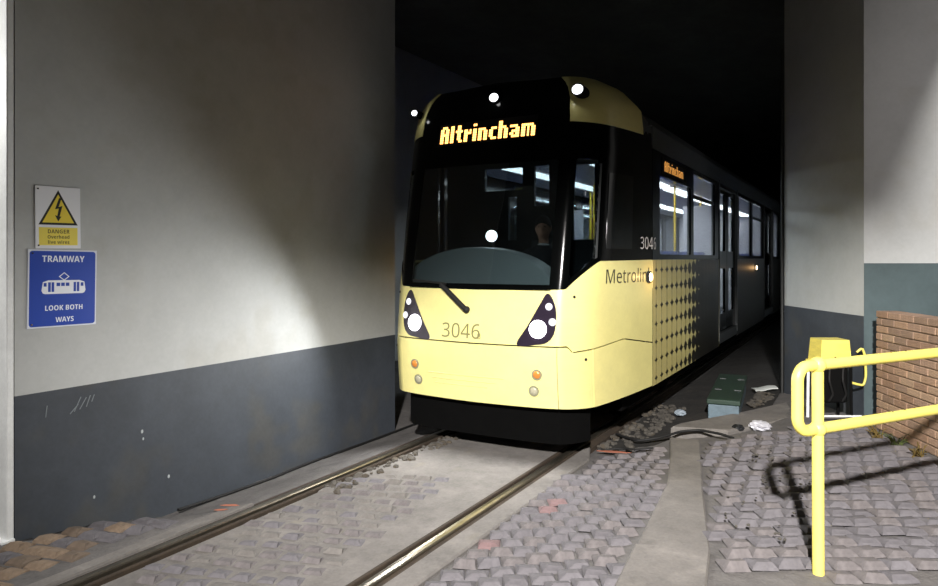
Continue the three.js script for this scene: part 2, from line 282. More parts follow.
wallSign('warning_sign', 'white and yellow danger sign with lightning bolt above the blue sign', 0.315, 0.435, 2.175, -2.785, canvas(376, 520, (g) => {
  g.fillStyle = '#e9eaee'; g.fillRect(0, 0, 376, 520); g.fillStyle = '#ecd95a'; g.fillRect(26, 344, 324, 150);
  const tri = (k) => { g.beginPath(); g.moveTo(188, 28 + k * 1.9); g.lineTo(352 - k * 1.7, 322 - k); g.lineTo(24 + k * 1.7, 322 - k); g.closePath(); g.fill(); };
  g.fillStyle = '#14130c'; tri(0); g.fillStyle = '#ecd343'; tri(18);
  g.fillStyle = '#14130c'; g.beginPath(); [[196, 92], [160, 190], [192, 182], [178, 246], [160, 240], [186, 292], [212, 250], [198, 250], [222, 160], [190, 170], [214, 100]].forEach(([x, y], i) => (i ? g.lineTo(x, y) : g.moveTo(x, y))); g.closePath(); g.fill();
  g.fillStyle = '#5c5320'; g.textAlign = 'center'; g.font = 'bold 46px sans-serif'; g.fillText('DANGER', 188, 394); g.font = 'bold 40px sans-serif'; g.fillText('Overhead', 188, 438); g.fillText('live wires', 188, 482);
}), '#e6e7ea', 0.012);
wallSign('tramway_sign', 'blue square tramway look both ways sign with white tram symbol', 0.485, 0.545, 1.675, -2.82, canvas(536, 600, (g) => {
  g.fillStyle = '#dfe3ee'; g.fillRect(0, 0, 536, 600); g.fillStyle = '#1440a8'; g.beginPath(); g.roundRect ? g.roundRect(10, 10, 516, 580, 22) : g.rect(10, 10, 516, 580); g.fill();
  g.fillStyle = '#eef1f8'; g.textAlign = 'center'; g.font = 'bold 68px sans-serif'; g.fillText('TRAMWAY', 268, 94); g.font = 'bold 54px sans-serif'; g.fillText('LOOK BOTH', 276, 470); g.fillText('WAYS', 282, 562);
  g.beginPath(); g.moveTo(110, 250); g.lineTo(150, 236); g.lineTo(396, 236); g.lineTo(436, 250); g.lineTo(446, 316); g.lineTo(436, 336); g.lineTo(420, 342); g.lineTo(126, 342); g.lineTo(110, 336); g.lineTo(100, 316); g.closePath(); g.fill();
  g.strokeStyle = '#eef1f8'; g.lineWidth = 7; g.beginPath(); g.moveTo(273, 236); g.lineTo(236, 208); g.lineTo(273, 178); g.lineTo(310, 208); g.closePath(); g.stroke();
  g.fillStyle = '#1440a8'; for (const [x, y, w, h] of [[116, 256, 22, 28], [150, 252, 20, 74], [176, 252, 20, 74], [214, 256, 28, 26], [250, 256, 28, 26], [286, 256, 28, 26], [348, 252, 20, 74], [374, 252, 20, 74], [406, 256, 22, 28]]) g.fillRect(x, y, w, h);
}), '#c9cfdd', -0.012);

// ---------------------------------------------------------------- the tram
const tram = thing('tram', 'yellow and black tram with lit destination display coming out of the tunnel', 'tram', [-3.31, 0, -5.8]);
const PL = [[0, 0], [.45, .012], [.80, .05], [.95, .13], [1.11, .37], [1.24, .9], [1.345, 1.55]];
function plan(t) {
  const sg = t < 0 ? -1 : 1; t = Math.abs(t); const i = Math.min(5, Math.floor(t)), k = t - i;
  const g = (j) => (j < 0 ? [-PL[1][0], PL[1][1]] : j > 6 ? [2 * PL[6][0] - PL[5][0], 2 * PL[6][1] - PL[5][1]] : PL[j]);
  const [a, b, c, d] = [g(i - 1), g(i), g(i + 1), g(i + 2)];
  const f = (n) => 0.5 * (2 * b[n] + (c[n] - a[n]) * k + (2 * a[n] - 5 * b[n] + 4 * c[n] - d[n]) * k * k + (3 * b[n] - a[n] - 3 * c[n] + d[n]) * k ** 3);
  return [sg * f(0), f(1)];
}
function S0(t, v) {
  const [u, w] = plan(t);
  const wf = lerpT([.5, .75, 1.0, 1.58, 2.3, 3.0, 3.35, 3.6, 3.7], [.05, .02, 0, .06, .2, .35, .42, .5, .56], v), wu = lerpT([0, 3.0, 3.25, 3.45, 3.6, 3.7], [1, 1, .99, .97, .91, .8], v);
  return V(u * wu, v, -(wf + w * (1.55 - wf) / 1.55));
}
function S(t, v, off = 0) {
  const p = S0(t, v); if (!off) return p;
  const e = 0.02, a = S0(t + e, v).sub(S0(t - e, v)), b = S0(t, v + e).sub(S0(t, v - e)), n = a.cross(b).normalize();
  return p.addScaledVector(n, off);
}
function shell(t0, t1, lo, hi, { nt, nv = 6, off = 0, thick = 0.03 } = {}) {
  const L = typeof lo === 'function' ? lo : () => lo, H = typeof hi === 'function' ? hi : () => hi;
  nt = nt || Math.max(2, Math.ceil(Math.abs(t1 - t0) * 7));
  const pos = [], idx = [], uv = [], N = (nt + 1) * (nv + 1), at = (i, j, k) => k * N + i * (nv + 1) + j;
  for (let k = 0; k < 2; k++) for (let i = 0; i <= nt; i++) for (let j = 0; j <= nv; j++) { const t = t0 + (t1 - t0) * i / nt, v = L(t) + (H(t) - L(t)) * j / nv, p = S(t, v, off - k * thick); pos.push(p.x, p.y, p.z); uv.push(p.x + p.z, p.y); }
  const q = (a, b, c, d) => idx.push(a, b, c, a, c, d);
  for (let i = 0; i < nt; i++) for (let j = 0; j < nv; j++) { q(at(i, j, 0), at(i + 1, j, 0), at(i + 1, j + 1, 0), at(i, j + 1, 0)); q(at(i, j, 1), at(i, j + 1, 1), at(i + 1, j + 1, 1), at(i + 1, j, 1)); }
  for (let i = 0; i < nt; i++) { q(at(i, 0, 1), at(i + 1, 0, 1), at(i + 1, 0, 0), at(i, 0, 0)); q(at(i, nv, 0), at(i + 1, nv, 0), at(i + 1, nv, 1), at(i, nv, 1)); }
  for (let j = 0; j < nv; j++) { q(at(0, j, 0), at(0, j + 1, 0), at(0, j + 1, 1), at(0, j, 1)); q(at(nt, j, 1), at(nt, j + 1, 1), at(nt, j + 1, 0), at(nt, j, 0)); }
  const g = new THREE.BufferGeometry(); g.setAttribute('position', new THREE.Float32BufferAttribute(pos, 3)); g.setAttribute('uv', new THREE.Float32BufferAttribute(uv, 2)); g.setIndex(idx);
  return toCreasedNormals(g, 0.7);
}
function shellPoly(pts, off, thick = 0.008, rings = 4) {                  // star-shaped outline in (t, v) laid on the body
  const n = pts.length, ct = pts.reduce((s, p) => s + p[0], 0) / n, cv = pts.reduce((s, p) => s + p[1], 0) / n, pos = [], idx = [];
  for (let k = 0; k < 2; k++) for (let r = 0; r <= rings; r++) for (let i = 0; i < n; i++) { const f = r / rings, p = S(ct + (pts[i][0] - ct) * f, cv + (pts[i][1] - cv) * f, off - k * thick); pos.push(p.x, p.y, p.z); }
  const K = (rings + 1) * n, at = (k, r, i) => k * K + r * n + i % n;
  for (let r = 0; r < rings; r++) for (let i = 0; i < n; i++) { idx.push(at(0, r, i), at(0, r + 1, i), at(0, r + 1, i + 1), at(0, r, i), at(0, r + 1, i + 1), at(0, r, i + 1)); }
  for (let i = 0; i < n; i++) idx.push(at(0, rings, i), at(1, rings, i), at(1, rings, i + 1), at(0, rings, i), at(1, rings, i + 1), at(0, rings, i + 1));
  const g = new THREE.BufferGeometry(); g.setAttribute('position', new THREE.Float32BufferAttribute(pos, 3)); g.setAttribute('uv', new THREE.Float32BufferAttribute(new Float32Array(pos.length / 3 * 2), 2)); g.setIndex(idx); return toCreasedNormals(g, 0.7);
}
const curved = (pts, n = 5) => { const c = new THREE.CatmullRomCurve3(pts.map(([a, b]) => V(a, b, 0)), true, 'centripetal'); return c.getPoints(pts.length * n).slice(0, -1).map((p) => [p.x, p.y]); };
const mir = (pts) => pts.map(([a, b]) => [-a, b]).reverse();
const seam = (t) => lerpT([0, 2.97, 3.2, 4.05, 5, 6], [1.065, 1.075, 1.02, 1.04, 1.09, 0.99], Math.abs(t));
const noseTop = (t) => lerpT([0, 2.78, 4.12, 6], [1.58, 1.6, 1.86, 1.87], Math.abs(t));
const skirtLow = (t) => lerpT([0, 2.3, 4, 6], [0.49, 0.5, 0.49, 0.53], Math.abs(t));
{
  const g = 0.012, B = M.black;
  part('bumper', shell(-2.33, 2.33, skirtLow, (t) => seam(t) - g / 2, { thick: 0.08 }), M.yellow, tram, 'yellow lower front bumper');
  for (const s of [-1, 1]) {
    part('corner_panel', shell(s * 2.36, s * 3.955, skirtLow, (t) => seam(t) - g / 2, { thick: 0.04 }), M.yellow, tram);
    part('side_skirt', shell(s * 4.0, s * 6, skirtLow, (t) => seam(t) - g / 2, { thick: 0.04 }), M.yellow, tram);
  }
  part('nose_panel', shell(-6, 6, (t) => seam(t) + g / 2, noseTop, { nt: 90, thick: 0.04 }), M.yellow, tram, 'yellow nose below the windscreen, wrapping to the cab sides');
  part('nose_backing', shell(-6, 6, (t) => skirtLow(t) + 0.05, (t) => noseTop(t) - 0.02, { nt: 60, off: -0.085, thick: 0.02 }), M.matt, tram);
  // black upper cab with openings
  part('windscreen_surround', shell(-1.95, 1.95, 1.585, 1.64), B, tram);
  for (const s of [-1, 1]) {
    part('cab_pillar', shell(s * 1.9, s * 2.88, (t) => noseTop(t) + 0.003, 2.84, { nv: 14 }), B, tram, 'glossy black windscreen pillar');
    part('cab_window', shell(s * 2.88, s * 3.94, (t) => noseTop(t) + 0.06, 2.8, { nv: 14, off: -0.008, thick: 0.008 }), M.cabGlass, tram, 'cab side window');
    part('cab_window_frame', shell(s * 2.86, s * 3.97, (t) => noseTop(t) + 0.003, (t) => noseTop(t) + 0.06, { nv: 2 }), B, tram);
    part('cab_side_panel', shell(s * 3.94, s * 6, (t) => noseTop(t) + 0.003, 2.84, { nv: 14 }), B, tram, 'glossy black cab side');
    part('quarter_window', shell(s * 4.3, s * 5.2, 1.98, 2.72, { nv: 8, off: 0.006, thick: 0.006 }), M.darkGlass, tram, 'dark tinted quarter window');
    part('window_trim', shell(s * 3.94, s * 4.0, (t) => noseTop(t) + 0.06, 2.8, { nv: 8, off: 0.006 }), M.silver, tram);
  }
  part('windscreen', shell(-1.92, 1.92, 1.635, 2.845, { nv: 16, off: -0.006, thick: 0.008 }), M.cabGlass, tram, 'raked tinted windscreen');
  part('header', shell(-6, 6, 2.84, 3.22, { nt: 80, nv: 6 }), B, tram, 'glossy black band around the top of the cab');
  part('cab_dome', shell(-2.26, 2.26, 3.22, 3.68, { nv: 8 }), B, tram);
  const ftop = (t) => lerpT([2.2, 4.4, 5.0, 5.5, 6], [3.68, 3.69, 3.62, 3.46, 3.3], Math.abs(t));
  for (const s of [-1, 1]) {
    part('roof_fairing', shell(s * 2.28, s * 5.62, (t) => 3.225 - 0.008 * Math.abs(t), ftop, { nv: 10, nt: 26, off: 0.006 }), M.yellow, tram, 'yellow roof fairing above the cab side');
    part('roof_fairing_end', shell(s * 5.64, s * 6, 3.2, ftop, { nv: 4 }), M.silver, tram);
  }
  // cap over the cab roof
  const pos = [], idx = [], nT = 24, nU = 8;
  for (let i = 0; i <= nT; i++) { const t = 0.02 + 5.98 * i / nT, p = S(t, ftop(t), -0.01); for (let j = 0; j <= nU; j++) { const f = -1 + 2 * j / nU; pos.push(p.x * f, p.y + 0.03 * (1 - f * f), p.z); } }
  for (let i = 0; i < nT; i++) for (let j = 0; j < nU; j++) { const a = i * (nU + 1) + j; idx.push(a, a + 1, a + nU + 1, a + 1, a + nU + 2, a + nU + 1); }
  const cg = new THREE.BufferGeometry(); cg.setAttribute('position', new THREE.Float32BufferAttribute(pos, 3)); cg.setIndex(idx); cg.computeVertexNormals(); part('cab_roof', cg, M.matt, tram);

  // headlamp clusters
  const clusterR = curved([[1.85, 1.56], [2.08, 1.5], [2.25, 1.36], [2.2, 1.22], [1.95, 1.12], [1.55, 1.085], [1.08, 1.085], [1.33, 1.25], [1.65, 1.46]], 4);
  for (const s of [1, -1]) {
    const c = part('headlight_cluster', shellPoly(s > 0 ? clusterR : mir(clusterR), 0.006, 0.012, 5), M.lens, tram, 'dark glossy headlight cluster with white lamps');
    const disc = (t, v, r, off, mat, name) => { const p = S(s * t, v, off), q = S(s * t, v, off + 0.1), d = q.sub(p).normalize(); const g2 = new THREE.SphereGeometry(r, 20, 10, 0, Math.PI * 2, 0, Math.PI / 2).scale(1, 0.3, 1); g2.applyQuaternion(new THREE.Quaternion().setFromUnitVectors(V(0, 1, 0), d)); g2.translate(p.x, p.y, p.z); part(name, g2, mat, c); return [p, d]; };
    const [hp, hd] = disc(1.62, 1.23, 0.085, 0.008, glow(1, 0.98, 1, 9), 'headlamp');
    disc(1.93, 1.44, 0.034, 0.01, glow(0.95, 0.95, 1, 1.4), 'marker_lamp'); disc(2.08, 1.30, 0.036, 0.01, glow(0.95, 0.95, 1, 1.2), 'marker_lamp');
    const l = new THREE.SpotLight(new THREE.Color().setRGB(0.97, 0.98, 1), HEAD_POWER, 0, HEAD_ANGLE, 0.35, 2); l.castShadow = true; l.shadow.radius = 4;
    l.position.copy(hp).addScaledVector(hd, 0.06); l.target.position.copy(hp).add(V(0, -1.9, 4)); l.name = 'headlight_beam'; tram.add(l, l.target);
    // amber and clear lamps low on the bumper
    for (const [t, v, col] of [[1.6, 0.81, '#c87f3a'], [1.5, 0.655, '#a8a48c']]) {
      const p = S(s * t, v, 0.0), d = S(s * t, v, 0.1).sub(p).normalize(), qn = new THREE.Quaternion().setFromUnitVectors(V(0, 1, 0), d);
      const b2 = part('bumper_lamp', new THREE.CylinderGeometry(0.05, 0.05, 0.02, 20).applyQuaternion(qn).translate(p.x, p.y, p.z), plain('#8b8a6e', 0.4), tram);
      part('lamp_lens', new THREE.SphereGeometry(0.037, 16, 8, 0, Math.PI * 2, 0, Math.PI / 2).scale(1, 0.4, 1).translate(0, 0.008, 0).applyQuaternion(qn).translate(p.x, p.y, p.z), plain(col, 0.2), b2);
    }
    // small hatch knobs
    for (const [t, v] of [[3.2, 1.53], [3.72, 0.95]]) { const p = S(s * t, v); part('latch', new THREE.SphereGeometry(0.014, 8, 6).translate(p.x, p.y, p.z), M.rubber, tram); }
  }
  // three lamps along the roof edge
  for (const [p, r] of [[V(-0.95, 3.47, -0.43), 0.035], [V(0.02, 3.53, -0.445), 0.05], [V(0.93, 3.5, -0.43), 0.055]]) {
    const h = part('roof_lamp', rod(p.clone().add(V(0, -0.01, -0.16)), p.clone(), r * 1.15, 16), M.matt, tram, 'small white lamp on the roof edge');
    part('lamp_lens', new THREE.SphereGeometry(r, 16, 10).scale(1, 0.85, 0.5).translate(p.x, p.y, p.z + 0.004), glow(0.95, 0.97, 1, 4), h);
    const l = new THREE.PointLight(0xffffff, 0.03); l.position.copy(p).add(V(0, 0, 0.05)); l.castShadow = true; tram.add(l);
  }
  // moulded ribs on the bumper and a wiper
  for (let k = 0; k < 3; k++) { const v = 0.745 - k * 0.05, a = -1.15 + k * 0.1, b = 0.75 - k * 0.2; const pts = []; for (let i = 0; i <= 14; i++) pts.push(S(a + (b - a) * i / 14, v, 0.001)); part('moulded_rib', tube(pts, 0.007, 28, 6), M.yellow, tram); }
  const wp = part('wiper', rod(S(-0.8, 1.62, 0.03), S(-0.13, 1.39, 0.045), 0.026, 8), M.rubber, tram, 'black windscreen wiper arm');
  part('wiper_pivot', new THREE.SphereGeometry(0.035, 12, 8).translate(...S(-0.13, 1.385, 0.02).toArray()), M.rubber, wp);
  part('wiper_blade', rod(S(-1.75, 1.66, 0.02), S(-0.68, 1.63, 0.02), 0.012, 6), M.rubber, wp);
}
// lettering painted on the body
const font = await new FontLoader().loadAsync('fonts/droid/droid_sans_regular.typeface.json');
const fontBold = await new FontLoader().loadAsync('fonts/droid/droid_sans_bold.typeface.json');
const arcTable = (v) => { const a = [[0, 0]]; let l = 0, p = S0(0, v); for (let t = 0.02; t <= 6.001; t += 0.02) { const q = S0(t, v); l += q.distanceTo(p); p = q; a.push([l, t]); } return a; };
function lettering(str, size, t0, v0, mat, parent, label, fnt = font, stretch = 1, off = 0.0025) {
  const tab = arcTable(v0), A = tab.map((p) => p[0]), T = tab.map((p) => p[1]), s0 = Math.sign(t0) * lerpT(T, A, Math.abs(t0));
  const g = new THREE.ShapeGeometry(fnt.generateShapes(str, size), 4), p = g.attributes.position;
  for (let i = 0; i < p.count; i++) { const s = s0 + p.getX(i) * stretch, t = Math.sign(s) * lerpT(A, T, Math.abs(s)), q = S(t, v0 + p.getY(i), off); p.setXYZ(i, q.x, q.y, q.z); }
  g.computeVertexNormals(); part('lettering', g, mat, parent, label);
}
lettering('3046', 0.14, -0.76, 1.11, M.printGrey, tram, 'fleet number 3046 on the nose', font, 1.05);
lettering('B', 0.05, 0.13, 1.11, M.printGrey, tram, 'small letter after the fleet number', font, 1.1);
lettering('Metrolink', 0.135, 4.3, 1.645, M.print, tram, 'dark name lettering on the cab side', font, 1.24);
lettering('304', 0.125, 5.5, 1.985, M.printWhite, tram, 'white fleet number on the black cab side', font, 1.1, 0.006);
{ // last digit falls on the body side behind the joint
  const g = new THREE.ShapeGeometry(font.generateShapes('6', 0.125), 4); g.rotateY(Math.PI / 2); g.scale(1, 1, 1.1); g.translate(1.348, 1.985, -1.585); part('lettering', g, M.printWhite, tram, 'last digit of the white fleet number');
}
// LED destination displays: dots of a 7-row matrix
const GLYPH = { A: ['01110', '11011', '11011', '11111', '11011', '11011', '11011'], l: ['11', '11', '11', '11', '11', '11', '11'], t: ['0110', '0110', '1111', '0110', '0110', '0110', '0011'], r: ['0000', '0000', '1101', '1111', '1100', '1100', '1100'], i: ['11', '00', '11', '11', '11', '11', '11'], n: ['00000', '00000', '11110', '11011', '11011', '11011', '11011'], c: ['0000', '0000', '0111', '1100', '1100', '1100', '0111'], h: ['11000', '11000', '11110', '11011', '11011', '11011', '11011'], a: ['00000', '00000', '11110', '00011', '01111', '11011', '01111'], m: ['0000000', '0000000', '1111110', '1101011', '1101011', '1101011', '1101011'] };
function ledTexture(str) {
  const rows = Array.from({ length: 7 }, () => []);
  for (const ch of str) { GLYPH[ch].forEach((l, y) => { for (const b of l) rows[y].push(+b); rows[y].push(0); }); }
  rows.forEach((r) => { r.pop(); r.unshift(0); r.push(0); }); const W = rows[0].length, Hh = 9, k = 10, w = W * k, h = Hh * k, d = new Uint8Array(w * h * 4);
  for (let y = 0; y < h; y++) for (let x = 0; x < w; x++) {
    const cx = Math.floor(x / k), cy = Hh - 1 - Math.floor(y / k) - 1, on = cy >= 0 && cy < 7 && rows[cy][cx], dx = (x % k) - 4.5, dy = (y % k) - 4.5, f = on ? Math.exp(-(dx * dx + dy * dy) / 55) : 0, i = (y * w + x) * 4;
    d[i] = 255 * f; d[i + 1] = 175 * f; d[i + 2] = 84 * f; d[i + 3] = 255;
  }
  const t = new THREE.DataTexture(d, w, h); t.magFilter = THREE.LinearFilter; t.colorSpace = THREE.SRGBColorSpace; t.needsUpdate = true; return t;
}
const led = ledTexture('Altrincham');
{
  const g = shell(-1.42, 1.2, 3.065, 3.30, { nt: 30, nv: 2, off: 0.006, thick: 0.004 });
  const p = g.attributes.position, uv = g.attributes.uv; let a = 9, b = -9; for (let i = 0; i < p.count; i++) { a = Math.min(a, p.getX(i)); b = Math.max(b, p.getX(i)); }
  for (let i = 0; i < p.count; i++) uv.setXY(i, (p.getX(i) - a) / (b - a), (p.getY(i) - 3.065) / 0.235);
  part('destination_display', g, new THREE.MeshStandardMaterial({ color: 0x050505, roughness: 0.3, emissive: 0xffffff, emissiveMap: led, emissiveIntensity: 8 }), tram, 'amber destination display reading Altrincham');
  const l = new THREE.RectAreaLight(new THREE.Color().setRGB(1, 0.5, 0.12), 0.25, 1.0, 0.16); l.position.copy(S(-0.2, 3.18, 0.05)); l.lookAt(V(-0.2, 3.3, 5)); l.rotation.set(0, Math.PI, 0); tram.add(l);
}
// ---- passenger body
const W0 = 1.565, W1 = 14.2, HB = 1.345;
const side = (s, w0, w1, v0, v1, holes, depth = 0.05, inset = 0) => {     // panel in the side plane with window openings
  const sh = new THREE.Shape([[w0, v0], [w1, v0], [w1, v1], [w0, v1]].map((p) => new THREE.Vector2(...p)));
  for (const [a, b, c, d] of holes) { const r = 0.05, h = new THREE.Path(); h.moveTo(a + r, c); h.lineTo(b - r, c); h.quadraticCurveTo(b, c, b, c + r); h.lineTo(b, d - r); h.quadraticCurveTo(b, d, b - r, d); h.lineTo(a + r, d); h.quadraticCurveTo(a, d, a, d - r); h.lineTo(a, c + r); h.quadraticCurveTo(a, c, a + r, c); sh.holes.push(h); }
  const g = new THREE.ExtrudeGeometry(sh, { depth, bevelEnabled: false, curveSegments: 4 });
  g.applyMatrix4(new THREE.Matrix4().makeBasis(V(0, 0, -1), V(0, 1, 0), V(1, 0, 0))); g.translate(s > 0 ? HB - depth - inset : -HB + inset, 0, 0); return g;
};
// livery: yellow broken up by rows of dark lozenges grown along the car to darken its unlit side
const liveryTex = canvas(1536, 544, (g) => {
  g.fillStyle = '#d8cc86'; g.fillRect(0, 0, 1536, 544);
  const sx = 1536 / 3.84, sy = 544 / 1.36;
  for (let j = -1; j < 9; j++) for (let i = 0; i < 17; i++) {
    const x = (0.14 + i * 0.235) * sx, y = (j * 0.195 + 0.1) * sy, k = Math.min(1.25, 0.5 + i * 0.075), a = 0.125 * k * sx, b = 0.10 * k * sy;
    g.fillStyle = '#16140e'; g.beginPath(); g.moveTo(x - a, y); g.quadraticCurveTo(x, y - b * 0.25, x, y - b); g.quadraticCurveTo(x, y - b * 0.25, x + a, y); g.quadraticCurveTo(x, y + b * 0.25, x, y + b); g.quadraticCurveTo(x, y + b * 0.25, x - a, y); g.fill();
    const q = Math.max(0, (i - 1) / 8); g.beginPath(); g.ellipse(x, y, a * 0.95 * Math.min(1.15, q), b * 0.95 * Math.min(1.15, q), 0, 0, 7); g.fill();
  }
  for (let i = 0; i < 17; i++) { const x = (0.14 + i * 0.235) * sx; g.fillStyle = '#4a452f'; g.fillRect(x - 3, 0, 5, 544); }
});
liveryTex.wrapS = liveryTex.wrapT = THREE.RepeatWrapping; liveryTex.repeat.set(1 / 3.84, 1 / 1.36); liveryTex.offset.set(-W0 / 3.84, -0.5 / 1.36);
const livery = new THREE.MeshPhysicalMaterial({ map: liveryTex, roughness: 0.35 }), unlitSide = plain('#1a1914', 0.45);  // plain dark tone gives the rear side panels the shade of the tunnel
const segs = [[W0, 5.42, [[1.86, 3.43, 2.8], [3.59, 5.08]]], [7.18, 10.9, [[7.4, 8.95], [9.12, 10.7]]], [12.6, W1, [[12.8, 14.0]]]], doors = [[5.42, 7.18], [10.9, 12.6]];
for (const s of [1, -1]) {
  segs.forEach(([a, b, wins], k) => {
    part('side_panel', side(s, a, b, 0.52, 1.87, []), k ? unlitSide : livery, tram, k ? undefined : 'lower side panel printed with dark lozenges on yellow, grown towards the rear to darken the unlit side');
    part('inner_lining', box(s > 0 ? 1.2 : -1.26, s > 0 ? 1.26 : -1.2, 0.95, 1.9, -b, -a), M.lining, tram);
    part('window_band', side(s, a, b, 1.872, 3.06, wins.map(([c, d, e]) => [c, d, 1.93, e || 3.0])), M.black, tram);
    for (const [i, [c, d]] of wins.entries()) {
      const w = part('window', side(s, c - 0.02, d + 0.02, 1.91, 3.02, [], 0.008, 0.012), M.glass, tram);
      if (i % 2) part('hopper_bar', side(s, c, d, 2.68, 2.73, [], 0.02, 0.004), M.black, w);
    }
  });
  for (const [a, b] of doors) {
    const m = (a + b) / 2, dg = new THREE.Group(); dg.name = 'door'; tram.add(dg);
    for (const [p, q] of [[a + 0.06, m - 0.01], [m + 0.01, b - 0.06]]) {
      part('door_leaf', side(s, p, q, 0.72, 3.04, [[p + 0.14, q - 0.14, 2.0, 2.92], [p + 0.14, q - 0.14, 1.0, 1.72]], 0.04, 0.03), M.black, dg);
      part('door_glass', side(s, p + 0.1, q - 0.1, 1.96, 2.96, [], 0.008, 0.05), M.glass, dg); part('door_glass', side(s, p + 0.1, q - 0.1, 0.96, 1.76, [], 0.008, 0.05), M.glass, dg);
    }
    for (const x of [a + 0.02, b - 0.02]) part('door_post', side(s, x - 0.02, x + 0.02, 0.6, 3.1, [], 0.06, -0.01), M.silver, dg);
    part('door_sill', side(s, a, b, 0.55, 0.7, [], 0.06, 0.0), M.silver, dg);
    const p = (a + b) / 2; part('door_header', side(s, a, b, 3.0, 3.06, [], 0.05, 0.0), M.black, dg);
  }
  part('cantrail', side(s, W0, W1, 3.065, 3.3, [], 0.06, 0.0), M.silver, tram);
  // amber side marker lamps
  for (const w of [1.46, 9.5]) {
    const x = s * (w < 1.55 ? 1.335 : 1.35), h = part('side_marker', rbox(x - 0.015, x + 0.015, 1.63, 1.75, -w - 0.05, -w + 0.05, 0.01), M.rubber, tram, 'small amber side marker lamp');
    part('lamp_lens', new THREE.SphereGeometry(0.045, 14, 10).scale(0.5, 1, 1).translate(x + s * 0.015, 1.69, -w), glow(1, 0.72, 0.42, 9), h);
    const l = new THREE.PointLight(new THREE.Color().setRGB(1, 0.55, 0.2), 0.07); l.position.set(x + s * 0.14, 1.69, -w); l.castShadow = true; tram.add(l);
  }
}
{
  const roofP = [[-1.345, 3.3], [-1.29, 3.4], [-1.15, 3.47], [-0.8, 3.52], [0, 3.55], [0.8, 3.52], [1.15, 3.47], [1.29, 3.4], [1.345, 3.3], [1.26, 3.28], [-1.26, 3.28]];
  const rg = new THREE.ExtrudeGeometry(new THREE.Shape(roofP.map((p) => new THREE.Vector2(...p))), { depth: W1 - 1.5, bevelEnabled: false }); rg.translate(0, 0, -W1); part('roof', uvBox(rg), M.silver, tram, 'grey curved roof');
  part('floor_plate', box(-1.26, 1.26, 0.86, 0.95, -W1, -1.6), M.floorVinyl, tram);
  part('ceiling_lining', box(-1.26, 1.26, 3.03, 3.08, -W1, -1.68), M.ceilingPanel, tram);
  for (const x of [-0.55, 0.55]) for (const [a, b] of [[1.9, 5.2], [5.5, 9.4], [9.7, 13.9]]) {
    part('light_strip', box(x - 0.09, x + 0.09, 3.0, 3.03, -b, -a), glow(0.98, 0.97, 1, 7), tram, 'white ceiling light strip');
    const l = new THREE.RectAreaLight(new THREE.Color().setRGB(0.98, 0.97, 1), 24, 0.18, b - a); l.position.set(x, 2.99, -(a + b) / 2); l.rotation.set(-Math.PI / 2, 0, 0); tram.add(l);
  }
  part('end_bulkhead', box(-1.27, 1.27, 0.6, 3.3, -W1 - 0.06, -W1), M.lining, tram);
  // dark cab bulkhead with its panes
  const sh = new THREE.Shape([[-1.26, 0.5], [1.26, 0.5], [1.26, 3.28], [-1.26, 3.28]].map((p) => new THREE.Vector2(...p)));
  const panes = [[-0.72, -0.21, 2.70, 2.97], [-0.40, -0.29, 2.1, 2.62], [-0.06, 0.13, 2.5, 2.97], [0.42, 0.68, 2.1, 2.95]];
  for (const [a, b, c, d] of panes) { const h = new THREE.Path(); h.moveTo(a, c); h.lineTo(b, c); h.lineTo(b, d); h.lineTo(a, d); h.closePath(); sh.holes.push(h); }
  const bg = new THREE.ExtrudeGeometry(sh, { depth: 0.05, bevelEnabled: false }); bg.translate(0, 0, -1.66);
  const bh = part('cab_bulkhead', bg, M.cabLining, tram, 'dark partition behind the driver with small panes');
  for (const [a, b, c, d] of panes) part('pane', box(a, b, c, d, -1.64, -1.635), M.glass, bh);
  // seats and poles
  const cushion = rbox(-0.44, 0.44, 0, 0.1, -0.22, 0.22, 0.03), backG = rbox(-0.44, 0.44, 0.05, 0.62, -0.27, -0.2, 0.03), frame = rbox(-0.3, 0.3, -0.4, 0, -0.12, 0.12, 0.02);
  for (const w of [2.3, 3.2, 4.1, 4.95, 7.7, 8.6, 9.5, 10.4, 13.2]) for (const x of [-0.74, 0.74]) {
    const q = new THREE.Group(); q.name = 'passenger_seat'; q.position.set(x, 1.36, -w); q.userData.label = 'blue patterned passenger seat'; tram.add(q);
    part('cushion', cushion, M.seatBlue, q); part('backrest', backG, M.seatBlue, q); part('seat_frame', frame, M.lining, q);
  }
  for (const [x, w] of [[0.32, 2.75], [-0.32, 2.75], [0.35, 4.5], [-0.35, 4.5], [0.7, 5.3], [-0.7, 5.3], [0.7, 7.3], [-0.7, 7.3], [0.32, 9.1], [0.7, 10.8]]) part('grab_pole', rod(V(x, 0.95, -w), V(x, 3.03, -w), 0.018, 10), M.pole, tram, 'yellow grab pole');
  for (const [x, w] of [[1.05, 5.3], [1.05, 7.3], [1.05, 10.8], [-1.05, 5.3], [-1.05, 7.3]]) part('draught_screen', box(x - 0.22, x + 0.22, 1.0, 2.7, -w - 0.012, -w + 0.012), M.lining, tram);
  // side destination display above the first window
  const sd = part('side_display', box(1.335, 1.349, 2.825, 3.02, -3.1, -1.92), M.matt, tram);
  const pg = new THREE.PlaneGeometry(0.95, 0.15); pg.rotateY(Math.PI / 2); pg.translate(1.351, 2.925, -2.5); part('led_panel', pg, new THREE.MeshStandardMaterial({ color: 0x050505, emissive: 0xffffff, emissiveMap: led, emissiveIntensity: 1.3 }), sd, 'small amber display reading Altrincham');
  // underframe, lower front, bogie
  part('underframe', box(-1.12, 1.12, 0.3, 0.86, -W1, -1.2), M.under, tram);
  part('lower_deflector', shell(-4.2, 4.2, 0.14, 0.52, { off: -0.12, thick: 0.05, nv: 3 }), M.under, tram, 'black deflector plate under the bumper');
